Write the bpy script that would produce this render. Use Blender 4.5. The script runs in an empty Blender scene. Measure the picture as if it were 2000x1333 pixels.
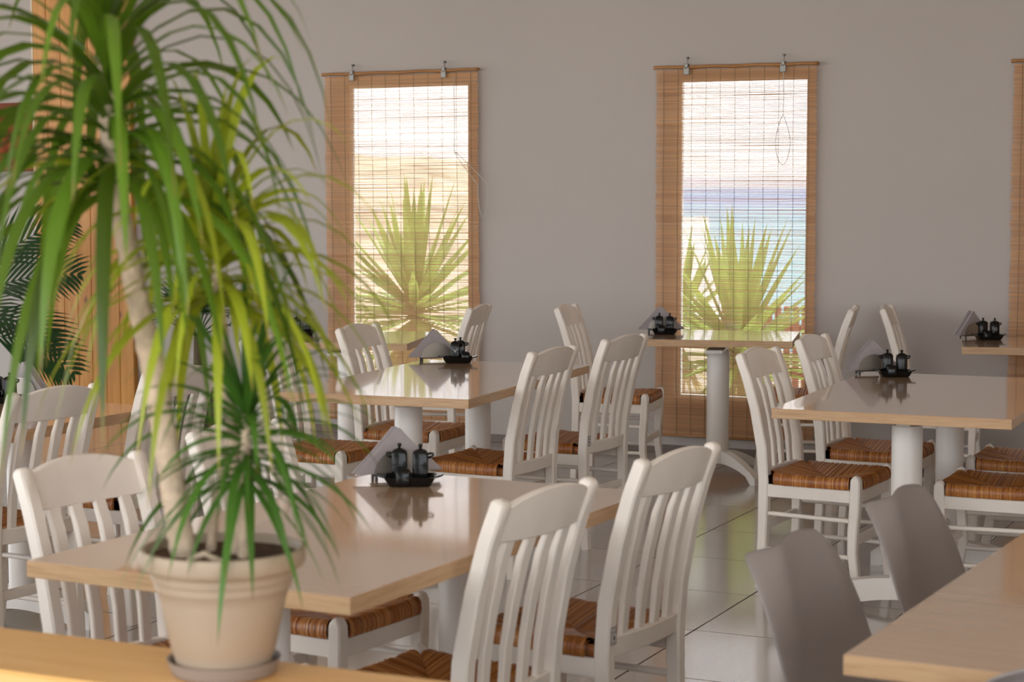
import bpy, math, random
from mathutils import Vector, Matrix
rnd = random.Random(7)
R = math.radians
sc = bpy.context.scene
C = sc.collection
PI = math.pi

# ------------------------------------------------------------------ camera
FPX = 3800.0
cam_d = bpy.data.cameras.new('camera')
cam = bpy.data.objects.new('camera', cam_d); C.objects.link(cam)
cam.location = (0, 0, 1.57)
PITCH = math.atan((666.5 - 358) / FPX)
cam.rotation_euler = (PI/2 - PITCH, 0, R(25))
cam_d.sensor_width = 36.0
cam_d.lens = FPX / 2000 * 36
cam_d.clip_end = 9000
cam_d.dof.use_dof = True
cam_d.dof.focus_distance = 7.6
cam_d.dof.aperture_fstop = 5.6
sc.camera = cam

# ------------------------------------------------------------------ view + world + sun
sc.view_settings.view_transform = 'Standard'
sc.view_settings.look = 'None'
sc.view_settings.gamma = 1
sc.view_settings.exposure = 0.62
sc.view_settings.use_curve_mapping = False
sc.cycles.max_bounces = 10
sc.cycles.diffuse_bounces = 6
sc.cycles.glossy_bounces = 4
sc.cycles.transparent_max_bounces = 24
sc.cycles.caustics_reflective = False
sc.cycles.caustics_refractive = False

SKY = 2.6
SUN = 6.0
w = bpy.data.worlds.new('sky'); sc.world = w; w.use_nodes = True
nt = w.node_tree; nt.nodes.clear()
tc = nt.nodes.new('ShaderNodeTexCoord'); sx = nt.nodes.new('ShaderNodeSeparateXYZ')
rp = nt.nodes.new('ShaderNodeValToRGB')
rp.color_ramp.elements[0].position = 0.0; rp.color_ramp.elements[0].color = (0.88, 0.91, 0.97, 1)
rp.color_ramp.elements[1].position = 1.0; rp.color_ramp.elements[1].color = (0.55, 0.70, 0.95, 1)
e = rp.color_ramp.elements.new(0.25); e.color = (0.80, 0.87, 0.97, 1)
nz = nt.nodes.new('ShaderNodeTexNoise'); nz.inputs['Scale'].default_value = 4.0; nz.inputs['Detail'].default_value = 6
mp = nt.nodes.new('ShaderNodeMapping'); mp.inputs['Scale'].default_value = (1, 1, 3.5)
cr = nt.nodes.new('ShaderNodeValToRGB'); cr.color_ramp.elements[0].position = .42; cr.color_ramp.elements[1].position = .62
mx = nt.nodes.new('ShaderNodeMix'); mx.data_type = 'RGBA'
mx.inputs[7].default_value = (1.0, 0.985, 0.96, 1)
bg = nt.nodes.new('ShaderNodeBackground'); bg.inputs['Strength'].default_value = SKY
wo = nt.nodes.new('ShaderNodeOutputWorld')
L = nt.links.new
L(tc.outputs['Generated'], sx.inputs[0]); L(sx.outputs['Z'], rp.inputs[0])
L(tc.outputs['Generated'], mp.inputs[0]); L(mp.outputs[0], nz.inputs[0]); L(nz.outputs[0], cr.inputs[0])
L(cr.outputs[0], mx.inputs[0]); L(rp.outputs[0], mx.inputs[6]); L(mx.outputs[2], bg.inputs[0]); L(bg.outputs[0], wo.inputs[0])

sd = bpy.data.lights.new('sun', 'SUN'); sd.energy = SUN; sd.angle = R(0.6); sd.color = (1, .95, .86)
so = bpy.data.objects.new('sun', sd); C.objects.link(so)
# sun stands high over the right end of the building, slightly beyond the window wall
sdir = Vector((0.80, 0.16, 1.0)).normalized()
so.rotation_euler = sdir.to_track_quat('Z', 'Y').to_euler()
so.location = (30, 5, 40)

# sky light enters through the big openings of the room (importance-sampling portals only)
def portal(name, loc, rot, sx_, sy_):
    d = bpy.data.lights.new(name, 'AREA'); d.shape = 'RECTANGLE'; d.size = sx_; d.size_y = sy_
    d.cycles.is_portal = True
    o = bpy.data.objects.new(name, d); C.objects.link(o); o.location = loc; o.rotation_euler = rot

# ------------------------------------------------------------------ materials
MATS = {}
def newmat(name):
    m = bpy.data.materials.new(name); m.use_nodes = True
    MATS[name] = m
    return m, m.node_tree, m.node_tree.nodes['Principled BSDF']
def plain(name, col, rough=.5, metal=0, var=0.0, vscale=8, bump=0.0, bscale=60, spec=.5, trans=0):
    m, t, b = newmat(name)
    b.inputs['Base Color'].default_value = (*col, 1); b.inputs['Roughness'].default_value = rough
    b.inputs['Metallic'].default_value = metal; b.inputs['Specular IOR Level'].default_value = spec
    if var or bump:
        c = t.nodes.new('ShaderNodeTexCoord')
    if var:
        n = t.nodes.new('ShaderNodeTexNoise'); n.inputs['Scale'].default_value = vscale; n.inputs['Detail'].default_value = 5
        r = t.nodes.new('ShaderNodeValToRGB')
        r.color_ramp.elements[0].position = .3; r.color_ramp.elements[1].position = .7
        r.color_ramp.elements[0].color = (*[max(0, k*(1-var)) for k in col], 1)
        r.color_ramp.elements[1].color = (*[min(1, k*(1+var)) for k in col], 1)
        t.links.new(c.outputs['Object'], n.inputs[0]); t.links.new(n.outputs[0], r.inputs[0]); t.links.new(r.outputs[0], b.inputs['Base Color'])
    if bump:
        n2 = t.nodes.new('ShaderNodeTexNoise'); n2.inputs['Scale'].default_value = bscale; n2.inputs['Detail'].default_value = 4
        bp = t.nodes.new('ShaderNodeBump'); bp.inputs['Strength'].default_value = bump; bp.inputs['Distance'].default_value = .01
        t.links.new(c.outputs['Object'], n2.inputs[0]); t.links.new(n2.outputs[0], bp.inputs['Height']); t.links.new(bp.outputs[0], b.inputs['Normal'])
    return m
def wood(name, stops, axis_scale, rough=.35, nscale=3.0, knots=None, bump=.05, coat=0):
    m, t, b = newmat(name)
    c = t.nodes.new('ShaderNodeTexCoord'); mpp = t.nodes.new('ShaderNodeMapping'); mpp.inputs['Scale'].default_value = axis_scale
    oi = t.nodes.new('ShaderNodeObjectInfo'); ad = t.nodes.new('ShaderNodeVectorMath'); ad.operation = 'MULTIPLY_ADD'
    n = t.nodes.new('ShaderNodeTexNoise'); n.inputs['Scale'].default_value = nscale; n.inputs['Detail'].default_value = 8; n.inputs['Roughness'].default_value = .62
    n.inputs['Distortion'].default_value = .4
    r = t.nodes.new('ShaderNodeValToRGB')
    els = r.color_ramp.elements
    els[0].position, els[0].color = stops[0][0], (*stops[0][1], 1)
    els[1].position, els[1].color = stops[-1][0], (*stops[-1][1], 1)
    for p, cc in stops[1:-1]:
        k = els.new(p); k.color = (*cc, 1)
    t.links.new(c.outputs['Object'], ad.inputs[0]); ad.inputs[1].default_value = (1, 1, 1)
    cx = t.nodes.new('ShaderNodeCombineXYZ')
    ml = t.nodes.new('ShaderNodeMath'); ml.operation = 'MULTIPLY'; ml.inputs[1].default_value = 17.0
    t.links.new(oi.outputs['Random'], ml.inputs[0])
    for i in range(3): t.links.new(ml.outputs[0], cx.inputs[i])
    t.links.new(cx.outputs[0], ad.inputs[2])
    t.links.new(ad.outputs[0], mpp.inputs[0]); t.links.new(mpp.outputs[0], n.inputs[0]); t.links.new(n.outputs[0], r.inputs[0])
    col = r.outputs[0]
    if knots:
        v = t.nodes.new('ShaderNodeTexVoronoi'); v.inputs['Scale'].default_value = knots[0]
        mk = t.nodes.new('ShaderNodeMapping'); mk.inputs['Scale'].default_value = knots[1]
        rk = t.nodes.new('ShaderNodeValToRGB'); rk.color_ramp.elements[0].position = .03; rk.color_ramp.elements[1].position = .11
        rk.color_ramp.elements[0].color = (0.16, .055, .015, 1); rk.color_ramp.elements[1].color = (1, 1, 1, 1)
        mm = t.nodes.new('ShaderNodeMix'); mm.data_type = 'RGBA'; mm.blend_type = 'MULTIPLY'; mm.inputs[0].default_value = .85
        t.links.new(ad.outputs[0], mk.inputs[0]); t.links.new(mk.outputs[0], v.inputs['Vector']); t.links.new(v.outputs['Distance'], rk.inputs[0])
        t.links.new(col, mm.inputs[6]); t.links.new(rk.outputs[0], mm.inputs[7]); col = mm.outputs[2]
    t.links.new(col, b.inputs['Base Color'])
    b.inputs['Roughness'].default_value = rough
    if coat: b.inputs['Coat Weight'].default_value = coat; b.inputs['Coat Roughness'].default_value = .06; b.inputs['Coat IOR'].default_value = 1.95
    if bump:
        bp = t.nodes.new('ShaderNodeBump'); bp.inputs['Strength'].default_value = bump; bp.inputs['Distance'].default_value = .004
        t.links.new(n.outputs[0], bp.inputs['Height']); t.links.new(bp.outputs[0], b.inputs['Normal'])
    return m
def leafmat(name, col, tcol, rough=.35, tw=.35, var=.35, tip=None):
    m, t, b = newmat(name)
    out = t.nodes['Material Output']
    b.inputs['Roughness'].default_value = rough
    oi = t.nodes.new('ShaderNodeObjectInfo')
    r = t.nodes.new('ShaderNodeValToRGB')
    r.color_ramp.elements[0].color = (*[k*(1-var) for k in col], 1); r.color_ramp.elements[1].color = (*[min(1, k*(1+var)) for k in col], 1)
    t.links.new(oi.outputs['Random'], r.inputs[0])
    col_out = r.outputs[0]
    if tip:
        at = t.nodes.new('ShaderNodeAttribute'); at.attribute_name = 'along'
        rr = t.nodes.new('ShaderNodeValToRGB'); rr.color_ramp.elements[0].position = .9; rr.color_ramp.elements[1].position = 1.0
        mm = t.nodes.new('ShaderNodeMix'); mm.data_type = 'RGBA'; mm.inputs[7].default_value = (*tip, 1)
        t.links.new(at.outputs['Fac'], rr.inputs[0]); t.links.new(rr.outputs[0], mm.inputs[0]); t.links.new(col_out, mm.inputs[6]); col_out = mm.outputs[2]
    t.links.new(col_out, b.inputs['Base Color'])
    tr = t.nodes.new('ShaderNodeBsdfTranslucent'); tr.inputs[0].default_value = (*tcol, 1)
    mix = t.nodes.new('ShaderNodeMixShader'); mix.inputs[0].default_value = tw
    t.links.new(b.outputs[0], mix.inputs[1]); t.links.new(tr.outputs[0], mix.inputs[2]); t.links.new(mix.outputs[0], out.inputs[0])
    return m

wall_m = plain('wall_paint', (.475, .437, .408), .75, var=.02, vscale=1.2, bump=.08, bscale=90)
ceil_m = plain('ceiling_paint', (.76, .69, .60), .8)  # unseen ceiling; cream tint chosen to warm the bounced light
right_m = plain('warm_bounce_tint', (.62, .47, .33), .7)  # unseen right wall; tint added for warm bounce onto shaded chair sides
reveal_m = plain('reveal_paint', (.82, .81, .79), .6)
white_m = plain('white_chair_paint', (.83, .765, .69), .38, var=.04, vscale=9, bump=.03, bscale=40)
ped_m = plain('white_table_paint', (.79, .755, .71), .35, var=.03, vscale=6)
grout_m = plain('grout', (.07, .065, .06), .8)
skirt_m = plain('skirting_tile', (.16, .12, .095), .45, var=.1)
black_m = plain('black_ceramic', (.007, .007, .007), .13, spec=.28)
blackmetal_m = plain('black_metal', (.01, .009, .009), .4)
mark_m = plain('pale_print', (.62, .61, .58), .5)
label_m = plain('grey_label', (.40, .37, .34), .5)
plate_m = plain('dull_steel_plate', (.34, .31, .27), .45, metal=.9)
napkin_m = plain('grey_napkin_paper', (.37, .335, .34), .85, var=.06, vscale=30)
steel_m = plain('brushed_steel', (.55, .54, .52), .28, metal=1.0)
cork_m = plain('cork_lid', (.16, .07, .035), .6)
grey_m = plain('grey_plastic', (.30, .265, .25), .42)
beech_m = wood('beech_leg', [(.3, (.55, .36, .19)), (.7, (.66, .46, .27))], (20, 20, 2))
pot_m = plain('beige_plastic_pot', (.38, .29, .205), .5, var=.05, vscale=5)
saucer_m = plain('taupe_saucer', (.27, .22, .19), .5)
soil_m = plain('soil', (.10, .048, .026), .95, var=.5, vscale=60, bump=.9, bscale=90)
bark_m = plain('pale_bark', (.56, .43, .31), .85, var=.25, vscale=35, bump=.6, bscale=60)
darkbark_m = plain('dark_stem', (.10, .075, .04), .8, var=.2)
terracotta_m = plain('dark_planter', (.10, .08, .07), .6)
oak_m = wood('oak_laminate', [(.25, (.50, .31, .17)), (.45, (.60, .39, .235)), (.6, (.635, .42, .26)), (.8, (.69, .47, .30))], (.9, 14, 3), rough=.2, nscale=3.0, bump=.01, coat=1.0)
oakedge_m = wood('oak_edge_band', [(.25, (.42, .25, .125)), (.5, (.55, .355, .195)), (.8, (.64, .43, .25))], (2.5, 2.5, 40), rough=.35, nscale=3.0, bump=.02)
pine_m = wood('pine_counter', [(.25, (.66, .33, .09)), (.5, (.77, .44, .15)), (.8, (.85, .54, .22))], (.8, 9, 3), rough=.3, nscale=2.5, knots=(2.6, (1.0, 3.2, 1)))
panel_m = wood('pine_panel', [(.25, (.42, .15, .018)), (.5, (.57, .245, .038)), (.8, (.68, .345, .08))], (11, 11, .6), rough=.4, nscale=2.0, knots=(3.2, (1.8, 1.8, 1.0)))
pale_m = plain('pale_edge_strip', (.80, .68, .50), .5)
picture_m = plain('mahogany_frame', (.19, .045, .018), .6, var=.2, spec=.2)
canvas_m = plain('picture_print', (.20, .05, .02), .85, var=.7, vscale=9, spec=.1)
bamboo_m = wood('bamboo_rod', [(.3, (.30, .13, .035)), (.6, (.40, .19, .06)), (.8, (.48, .25, .09))], (1, 20, 20), rough=.4)
hook_m = plain('dull_hook_metal', (.30, .29, .27), .5, metal=.8)
string_m = plain('blind_string', (.34, .25, .16), .9)
cord_m = plain('white_cord', (.60, .56, .50), .8)
fence_m = plain('pink_fence_board', (.42, .16, .12), .7, var=.15)
house_m = plain('white_render', (.85, .84, .80), .8)
hill_m = plain('dry_hill', (.47, .375, .26), .95, var=.60, vscale=.55)
ground_m = plain('dry_ground', (.55, .45, .33), .95, var=.25, vscale=1.5)
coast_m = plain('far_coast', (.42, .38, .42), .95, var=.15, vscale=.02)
terrace_m = plain('terrace_paving', (.52, .48, .43), .8, var=.05)

dl_m = leafmat('leaf_dark', (.085, .165, .013), (.18, .30, .02), rough=.28, var=.6, tip=(.4, .25, .08))
yl_m = leafmat('leaf_yellow_green', (.33, .40, .025), (.50, .54, .03), tip=(.42, .22, .06))
sl_m = leafmat('leaf_small_green', (.06, .15, .02), (.10, .28, .03), tip=(.22, .06, .03))
pl_m = leafmat('palm_leaf', (.018, .065, .018), (.03, .12, .02), rough=.3, tw=.2)
yu_m = leafmat('yucca_leaf', (.27, .43, .12), (.45, .62, .14), rough=.45, tw=.4, var=.3)
dry_m = leafmat('dry_leaf', (.52, .42, .22), (.6, .5, .25), rough=.7, tw=.3, var=.25)

# rush seat: strand colour from a colour attribute
rush_m, t, b = newmat('rush_weave')
at = t.nodes.new('ShaderNodeAttribute'); at.attribute_name = 'strand'
rr = t.nodes.new('ShaderNodeValToRGB'); els = rr.color_ramp.elements
els[0].position = 0; els[0].color = (.10, .026, .006, 1); els[1].position = 1; els[1].color = (.70, .36, .11, 1)
k = els.new(.4); k.color = (.29, .092, .019, 1); k = els.new(.75); k.color = (.47, .185, .045, 1)
t.links.new(at.outputs['Fac'], rr.inputs[0]); t.links.new(rr.outputs[0], b.inputs['Base Color'])
b.inputs['Roughness'].default_value = .36
# floor tile
tile_m, t, b = newmat('floor_tile')
c = t.nodes.new('ShaderNodeTexCoord'); n = t.nodes.new('ShaderNodeTexNoise'); n.inputs['Scale'].default_value = 5; n.inputs['Detail'].default_value = 8
r_ = t.nodes.new('ShaderNodeValToRGB'); r_.color_ramp.elements[0].color = (.30, .26, .23, 1); r_.color_ramp.elements[1].color = (.37, .335, .305, 1)
oi = t.nodes.new('ShaderNodeObjectInfo'); ad = t.nodes.new('ShaderNodeVectorMath'); ad.operation = 'MULTIPLY_ADD'; ad.inputs[1].default_value = (1, 1, 1)
ml = t.nodes.new('ShaderNodeMath'); ml.operation = 'MULTIPLY'; ml.inputs[1].default_value = 30.
t.links.new(oi.outputs['Random'], ml.inputs[0]); t.links.new(c.outputs['Object'], ad.inputs[0]); t.links.new(ml.outputs[0], ad.inputs[2])
t.links.new(ad.outputs[0], n.inputs[0]); t.links.new(n.outputs[0], r_.inputs[0]); t.links.new(r_.outputs[0], b.inputs['Base Color'])
b.inputs['Roughness'].default_value = .25
b.inputs['Coat Weight'].default_value = 1.0; b.inputs['Coat Roughness'].default_value = .13; b.inputs['Coat IOR'].default_value = 2.1
# bamboo slats: thin reed that lets light glow through
slat_m, t, b = newmat('bamboo_slats')
out = t.nodes['Material Output']
at = t.nodes.new('ShaderNodeAttribute'); at.attribute_name = 'strand'
rr = t.nodes.new('ShaderNodeValToRGB'); rr.color_ramp.elements[0].color = (.58, .27, .095, 1); rr.color_ramp.elements[1].color = (.82, .47, .21, 1)
t.links.new(at.outputs['Fac'], rr.inputs[0]); t.links.new(rr.outputs[0], b.inputs['Base Color']); b.inputs['Roughness'].default_value = .55
tr = t.nodes.new('ShaderNodeBsdfTranslucent'); tr.inputs[0].default_value = (.84, .77, .66, 1)
ms = t.nodes.new('ShaderNodeMixShader'); ms.inputs[0].default_value = .31
t.links.new(b.outputs[0], ms.inputs[1]); t.links.new(tr.outputs[0], ms.inputs[2]); t.links.new(ms.outputs[0], out.inputs[0])
# window glass
glass_m, t, b = newmat('window_glass')
out = t.nodes['Material Output']; t.nodes.remove(b)
ta = t.nodes.new('ShaderNodeBsdfTransparent'); ta.inputs[0].default_value = (.97, .985, .98, 1)
gl = t.nodes.new('ShaderNodeBsdfGlossy'); gl.inputs['Roughness'].default_value = .02
fr = t.nodes.new('ShaderNodeFresnel'); fr.inputs[0].default_value = 1.45
ms = t.nodes.new('ShaderNodeMixShader')
t.links.new(fr.outputs[0], ms.inputs[0]); t.links.new(ta.outputs[0], ms.inputs[1]); t.links.new(gl.outputs[0], ms.inputs[2]); t.links.new(ms.outputs[0], out.inputs[0])
# sea
sea_m, t, b = newmat('sea_water')
c = t.nodes.new('ShaderNodeTexCoord'); sp = t.nodes.new('ShaderNodeSeparateXYZ'); mr = t.nodes.new('ShaderNodeMapRange')
mr.inputs[1].default_value = 180; mr.inputs[2].default_value = 900
r_ = t.nodes.new('ShaderNodeValToRGB'); r_.color_ramp.elements[0].color = (.22, .46, .52, 1); r_.color_ramp.elements[1].color = (.16, .25, .42, 1)
t.links.new(c.outputs['Object'], sp.inputs[0]); t.links.new(sp.outputs['Y'], mr.inputs[0]); t.links.new(mr.outputs[0], r_.inputs[0]); t.links.new(r_.outputs[0], b.inputs['Base Color'])
b.inputs['Roughness'].default_value = .6; b.inputs['Specular IOR Level'].default_value = .2

# ------------------------------------------------------------------ mesh helpers
class MB:
    def __init__(s): s.v = []; s.f = []; s.a = {}
    def add(s, vs, fs):
        o = len(s.v); s.v += [tuple(p) for p in vs]; s.f += [tuple(i+o for i in q) for q in fs]
        return s
    def box(s, c, d, rz=0, M=None):
        hx, hy, hz = d[0]/2, d[1]/2, d[2]/2
        vs = [Vector((x, y, z)) for z in (-hz, hz) for x, y in ((-hx, -hy), (hx, -hy), (hx, hy), (-hx, hy))]
        T = Matrix.Translation(c) @ (M if M else Matrix.Rotation(rz, 4, 'Z'))
        return s.add([T @ p for p in vs], [(3, 2, 1, 0), (4, 5, 6, 7), (0, 1, 5, 4), (1, 2, 6, 5), (2, 3, 7, 6), (3, 0, 4, 7)])
    def cbox(s, c, d, ch=.003, rz=0):
        """box with chamfered edges"""
        x, y, z = d[0]/2, d[1]/2, d[2]/2
        lv = []
        for zz, k in ((-z, ch), (-z+ch, 0), (z-ch, 0), (z, ch)):
            xx, yy = x-k, y-k; q = ch
            lv += [(xx-q, -yy, zz), (xx, -yy+q, zz), (xx, yy-q, zz), (xx-q, yy, zz), (-xx+q, yy, zz), (-xx, yy-q, zz), (-xx, -yy+q, zz), (-xx+q, -yy, zz)]
        fs = [tuple(range(7, -1, -1)), tuple(range(24, 32))]
        for r in range(3):
            for i in range(8): fs.append((r*8+i, r*8+(i+1) % 8, r*8+8+(i+1) % 8, r*8+8+i))
        T = Matrix.Translation(c) @ Matrix.Rotation(rz, 4, 'Z')
        return s.add([T @ Vector(p) for p in lv], fs)
    def tube(s, pts, rad, n=8, cap=True):
        pts = [Vector(p) for p in pts]
        rads = rad if isinstance(rad, (list, tuple)) else [rad]*len(pts)
        vs, fs = [], []
        ref = None
        for i, p in enumerate(pts):
            tg = (pts[min(i+1, len(pts)-1)] - pts[max(i-1, 0)]).normalized()
            if ref is None:
                ref = Vector((0, 0, 1)) if abs(tg.z) < .9 else Vector((1, 0, 0))
            a = (ref - tg*ref.dot(tg)).normalized(); bb = tg.cross(a); ref = a
            for k in range(n):
                an = 2*PI*k/n
                vs.append(p + (a*math.cos(an) + bb*math.sin(an))*rads[i])
        for i in range(len(pts)-1):
            for k in range(n):
                fs.append((i*n+k, i*n+(k+1) % n, (i+1)*n+(k+1) % n, (i+1)*n+k))
        if cap: fs += [tuple(range(n-1, -1, -1)), tuple(range((len(pts)-1)*n, len(pts)*n))]
        return s.add(vs, fs)
    def sweep(s, pts, side, wdt, dep, ch=.004, sc_=None):
        """chamfered rectangle swept on a path; side = direction of wdt; dep across"""
        pts = [Vector(p) for p in pts]; side = Vector(side).normalized(); vs, fs = [], []
        W = wdt if isinstance(wdt, (list, tuple)) else [wdt]*len(pts)
        D = dep if isinstance(dep, (list, tuple)) else [dep]*len(pts)
        for i, p in enumerate(pts):
            tg = (pts[min(i+1, len(pts)-1)] - pts[max(i-1, 0)]).normalized()
            nn = tg.cross(side).normalized()
            a, bq = W[i]/2, D[i]/2; q = min(ch, a*.6, bq*.6)
            for x, y in ((a-q, -bq), (a, -bq+q), (a, bq-q), (a-q, bq), (-a+q, bq), (-a, bq-q), (-a, -bq+q), (-a+q, -bq)):
                vs.append(p + side*x + nn*y)
        for i in range(len(pts)-1):
            for k in range(8): fs.append((i*8+k, i*8+(k+1) % 8, i*8+8+(k+1) % 8, i*8+8+k))
        fs += [tuple(range(7, -1, -1)), tuple(range((len(pts)-1)*8, len(pts)*8))]
        return s.add(vs, fs)
    def lathe(s, prof, n=32, c=(0, 0, 0), closed=False):
        vs, fs = [], []
        for r, z in prof:
            for k in range(n):
                an = 2*PI*k/n; vs.append((c[0]+r*math.cos(an), c[1]+r*math.sin(an), c[2]+z))
        for i in range(len(prof)-1):
            for k in range(n): fs.append((i*n+k, i*n+(k+1) % n, (i+1)*n+(k+1) % n, (i+1)*n+k))
        fs += [tuple(range(n-1, -1, -1)), tuple(range((len(prof)-1)*n, len(prof)*n))]
        return s.add(vs, fs)
    def mesh(s, name, mat, smooth=False, angle=None):
        m = bpy.data.meshes.new(name); m.from_pydata(s.v, [], s.f); m.materials.append(mat)
        for an, vals in s.a.items():
            at_ = m.attributes.new(an, 'FLOAT', 'POINT'); at_.data.foreach_set('value', vals)
        m.update()
        if smooth:
            m.polygons.foreach_set('use_smooth', [True]*len(m.polygons))
            if angle is not None: m.set_sharp_from_angle(angle=R(angle))
        return m
    def obj(s, name, mat, parent=None, smooth=False, angle=None, loc=None):
        return mobj(name, s.mesh(name, mat, smooth, angle), parent, loc)
def mobj(name, me, parent=None, loc=None, rz=None):
    o = bpy.data.objects.new(name, me); C.objects.link(o)
    if parent: o.parent = parent
    if loc is not None: o.location = loc
    if rz is not None: o.rotation_euler = (0, 0, rz)
    return o
def tag(o, label, cat, group=None):
    o['label'] = label; o['category'] = cat
    if group: o['group'] = group
    return o
def thing(name, label, cat, loc=(0, 0, 0), rz=0, group=None):
    o = bpy.data.objects.new(name, None); C.objects.link(o); o.empty_display_size = .1
    o.location = loc; o.rotation_euler = (0, 0, rz)
    return tag(o, label, cat, group)
def struct(o): o['kind'] = 'structure'; return o
def dup(root, loc, rz, label, group=None):
    r = root.copy(); C.objects.link(r); r.location = loc; r.rotation_euler = (0, 0, rz); r['label'] = label
    if group: r['group'] = group
    for ch in list(root.children):
        k = ch.copy(); C.objects.link(k); k.parent = r
        for g in list(ch.children):
            d = g.copy(); C.objects.link(d); d.parent = k
    return r

# ------------------------------------------------------------------ room shell
YW, YB = 10.60, 10.69          # inner and outer face of the window wall
XL, XR, YF, ZC = -11.6, 4.4, -1.0, 3.5
WIN = [(-6.085, -5.236, .325, 2.176), (-3.900, -3.122, .325, 2.168), (-1.800, -1.000, .325, 2.165)]

# floor bed and single tiles
bed = struct(MB().box(((XL+XR)/2, (YF+YB)/2, -.06), (XR-XL, YB-YF, .10)).obj('floor', grout_m))
TX, TY = .600, .640
tile_mesh = MB().cbox((0, 0, 0), (TX-.005, TY-.005, .012), .0015).mesh('tile', tile_m)
nt_ = 0
ix0, iy0 = -2.27, 6.385
cells = []
for i in range(-14, 8):
    for j in range(-12, 7):
        x, y = ix0 + (i+.5)*TX, iy0 + (j+.5)*TY
        if y+TY/2 > YW+.01 or x-TX/2 < XL or x+TX/2 > XR or y-TY/2 < YF: continue
        # view wedge of the photograph
        ang = math.degrees(math.atan2(-x, max(y, .01)))
        vis = (6 < ang < 44) and y > 2.6
        cells.append((not vis, math.hypot(x, y), x, y))
cells.sort()
far = MB()
for q, (nv, dd, x, y) in enumerate(cells):
    if q < 280: mobj('tile', tile_mesh, bed, (x, y, -.006))
    else: far.cbox((x, y, -.006), (TX-.005, TY-.005, .012), .0015)
yl = iy0
fo = far.obj('tile_field', tile_m, bed); fo['kind'] = 'stuff'
# last strip against the wall
ylast = max(cc[3] for cc in cells) + TY/2
if YW - ylast > .02:
    m_ = MB().cbox((0, 0, 0), (TX-.005, YW-ylast-.005, .012), .0015).mesh('tile', tile_m)
    for x in sorted({round(cc[2], 3) for cc in cells if -9.5 < cc[2] < -1}):
        mobj('tile', m_, bed, (x, (YW+ylast)/2, -.006))

wb = MB()
def wbox(x0, x1, z0, z1): wb.box(((x0+x1)/2, (YW+YB)/2, (z0+z1)/2), (x1-x0, YB-YW, z1-z0))
xs = XL
for (a, bq, z0, z1) in WIN:
    wbox(xs, a, 0, ZC); wbox(a, bq, 0, z0); wbox(a, bq, z1, ZC); xs = bq
wbox(xs, XR, 0, ZC)
struct(wb.obj('wall_back', wall_m))
struct(MB().box(((XL+XR)/2, (YF+YB)/2, ZC+.1), (XR-XL+.6, YB-YF+.6, .2)).obj('ceiling', ceil_m))
# left wall: pillars, parapet and lintel around unseen openings, widened to let in more sky light; right wall the same
def side_wall(name, x0, x1, openings, mat=None):
    m = MB(); y = YF
    for (a, bq, z0, z1) in openings:
        m.box(((x0+x1)/2, (y+a)/2, ZC/2), (x1-x0, a-y, ZC))
        if z0 > 0: m.box(((x0+x1)/2, (a+bq)/2, z0/2), (x1-x0, bq-a, z0))
        m.box(((x0+x1)/2, (a+bq)/2, (z1+ZC)/2), (x1-x0, bq-a, ZC-z1))
        y = bq
    m.box(((x0+x1)/2, (y+YW)/2, ZC/2), (x1-x0, YW-y, ZC))
    return struct(m.obj(name, mat or wall_m))
LO = [(-.7, 4.2, .1, 3.3), (4.5, 9.4, .1, 3.3)]
RO = [(-.7, 1.6, .1, 3.3)]
side_wall('wall_left', XL-.25, XL, LO)
side_wall('wall_right', XR, XR+.25, RO, right_m)
fr_ = MB()
for x in (XL-.12, -6.3, -1, XR+.12): fr_.box((x, YF-.1, ZC/2), (.25, .2, ZC))
struct(fr_.obj('wall_front', wall_m))  # unseen open front, set close so more sky light reaches the room
for (a, bq, z0, z1) in LO: portal('portal', (XL-.1, (a+bq)/2, (z0+z1)/2), (0, R(-90), 0), z1-z0, bq-a)
for (a, bq, z0, z1) in RO: portal('portal', (XR+.1, (a+bq)/2, (z0+z1)/2), (0, R(90), 0), z1-z0, bq-a)
portal('portal', ((XL+XR)/2, YF-.25, ZC/2), (R(90), 0, 0), XR-XL, ZC)
for (a, bq, z0, z1) in WIN: portal('portal', ((a+bq)/2, YB+.02, (z0+z1)/2), (R(-90), 0, 0), bq-a, z1-z0)
# skirting
sk = struct(MB().cbox(((XL+XR)/2, YW-.006, .024), (XR-XL-.02, .012, .048), .002).obj('baseboard_back', skirt_m))
# windows: frame, pane, sill
for i, (a, bq, z0, z1) in enumerate(WIN):
    f = MB(); yy = YB-.025; t_ = .016
    f.box((a+t_/2, yy, (z0+z1)/2), (t_, .04, z1-z0)); f.box((bq-t_/2, yy, (z0+z1)/2), (t_, .05, z1-z0))
    f.box(((a+bq)/2, yy, z0+t_/2), (bq-a-2*t_, .05, t_)); f.box(((a+bq)/2, yy, z1-t_/2), (bq-a-2*t_, .05, t_))
    wf = struct(f.obj('window_%d' % (i+1), reveal_m))
    MB().box(((a+bq)/2, yy, (z0+z1)/2), (bq-a-2*t_, .006, z1-z0-2*t_)).obj('pane', glass_m, wf)
    MB().cbox(((a+bq)/2, YW+.035, z0+.006), (bq-a-.002, .066, .012), .002).obj('sill', reveal_m, wf)

# pine-clad pier on the window wall
pc = thing('wood_cladding', 'knotty orange pine boards cladding the wall behind the tall plant', 'cladding', (0, 0, 0))
px0, px1 = -8.452, -7.670
nb = 7; bw = (px1-px0)/nb
bm_ = MB().cbox((0, 0, 0), (bw-.0015, .022, 2.98), .004).mesh('plank', panel_m)
for i in range(nb): mobj('plank', bm_, pc, (px0+bw*(i+.5), YW-.047, 1.50))
MB().box(((px0+px1)/2, YW-.018, 1.5), (px1-px0-.02, .034, 2.96)).obj('backing', panel_m, pc)
MB().cbox((px0-.007, YW-.03, 1.5), (.013, .056, 2.98), .002).obj('edge_strip', pale_m, pc)
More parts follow.
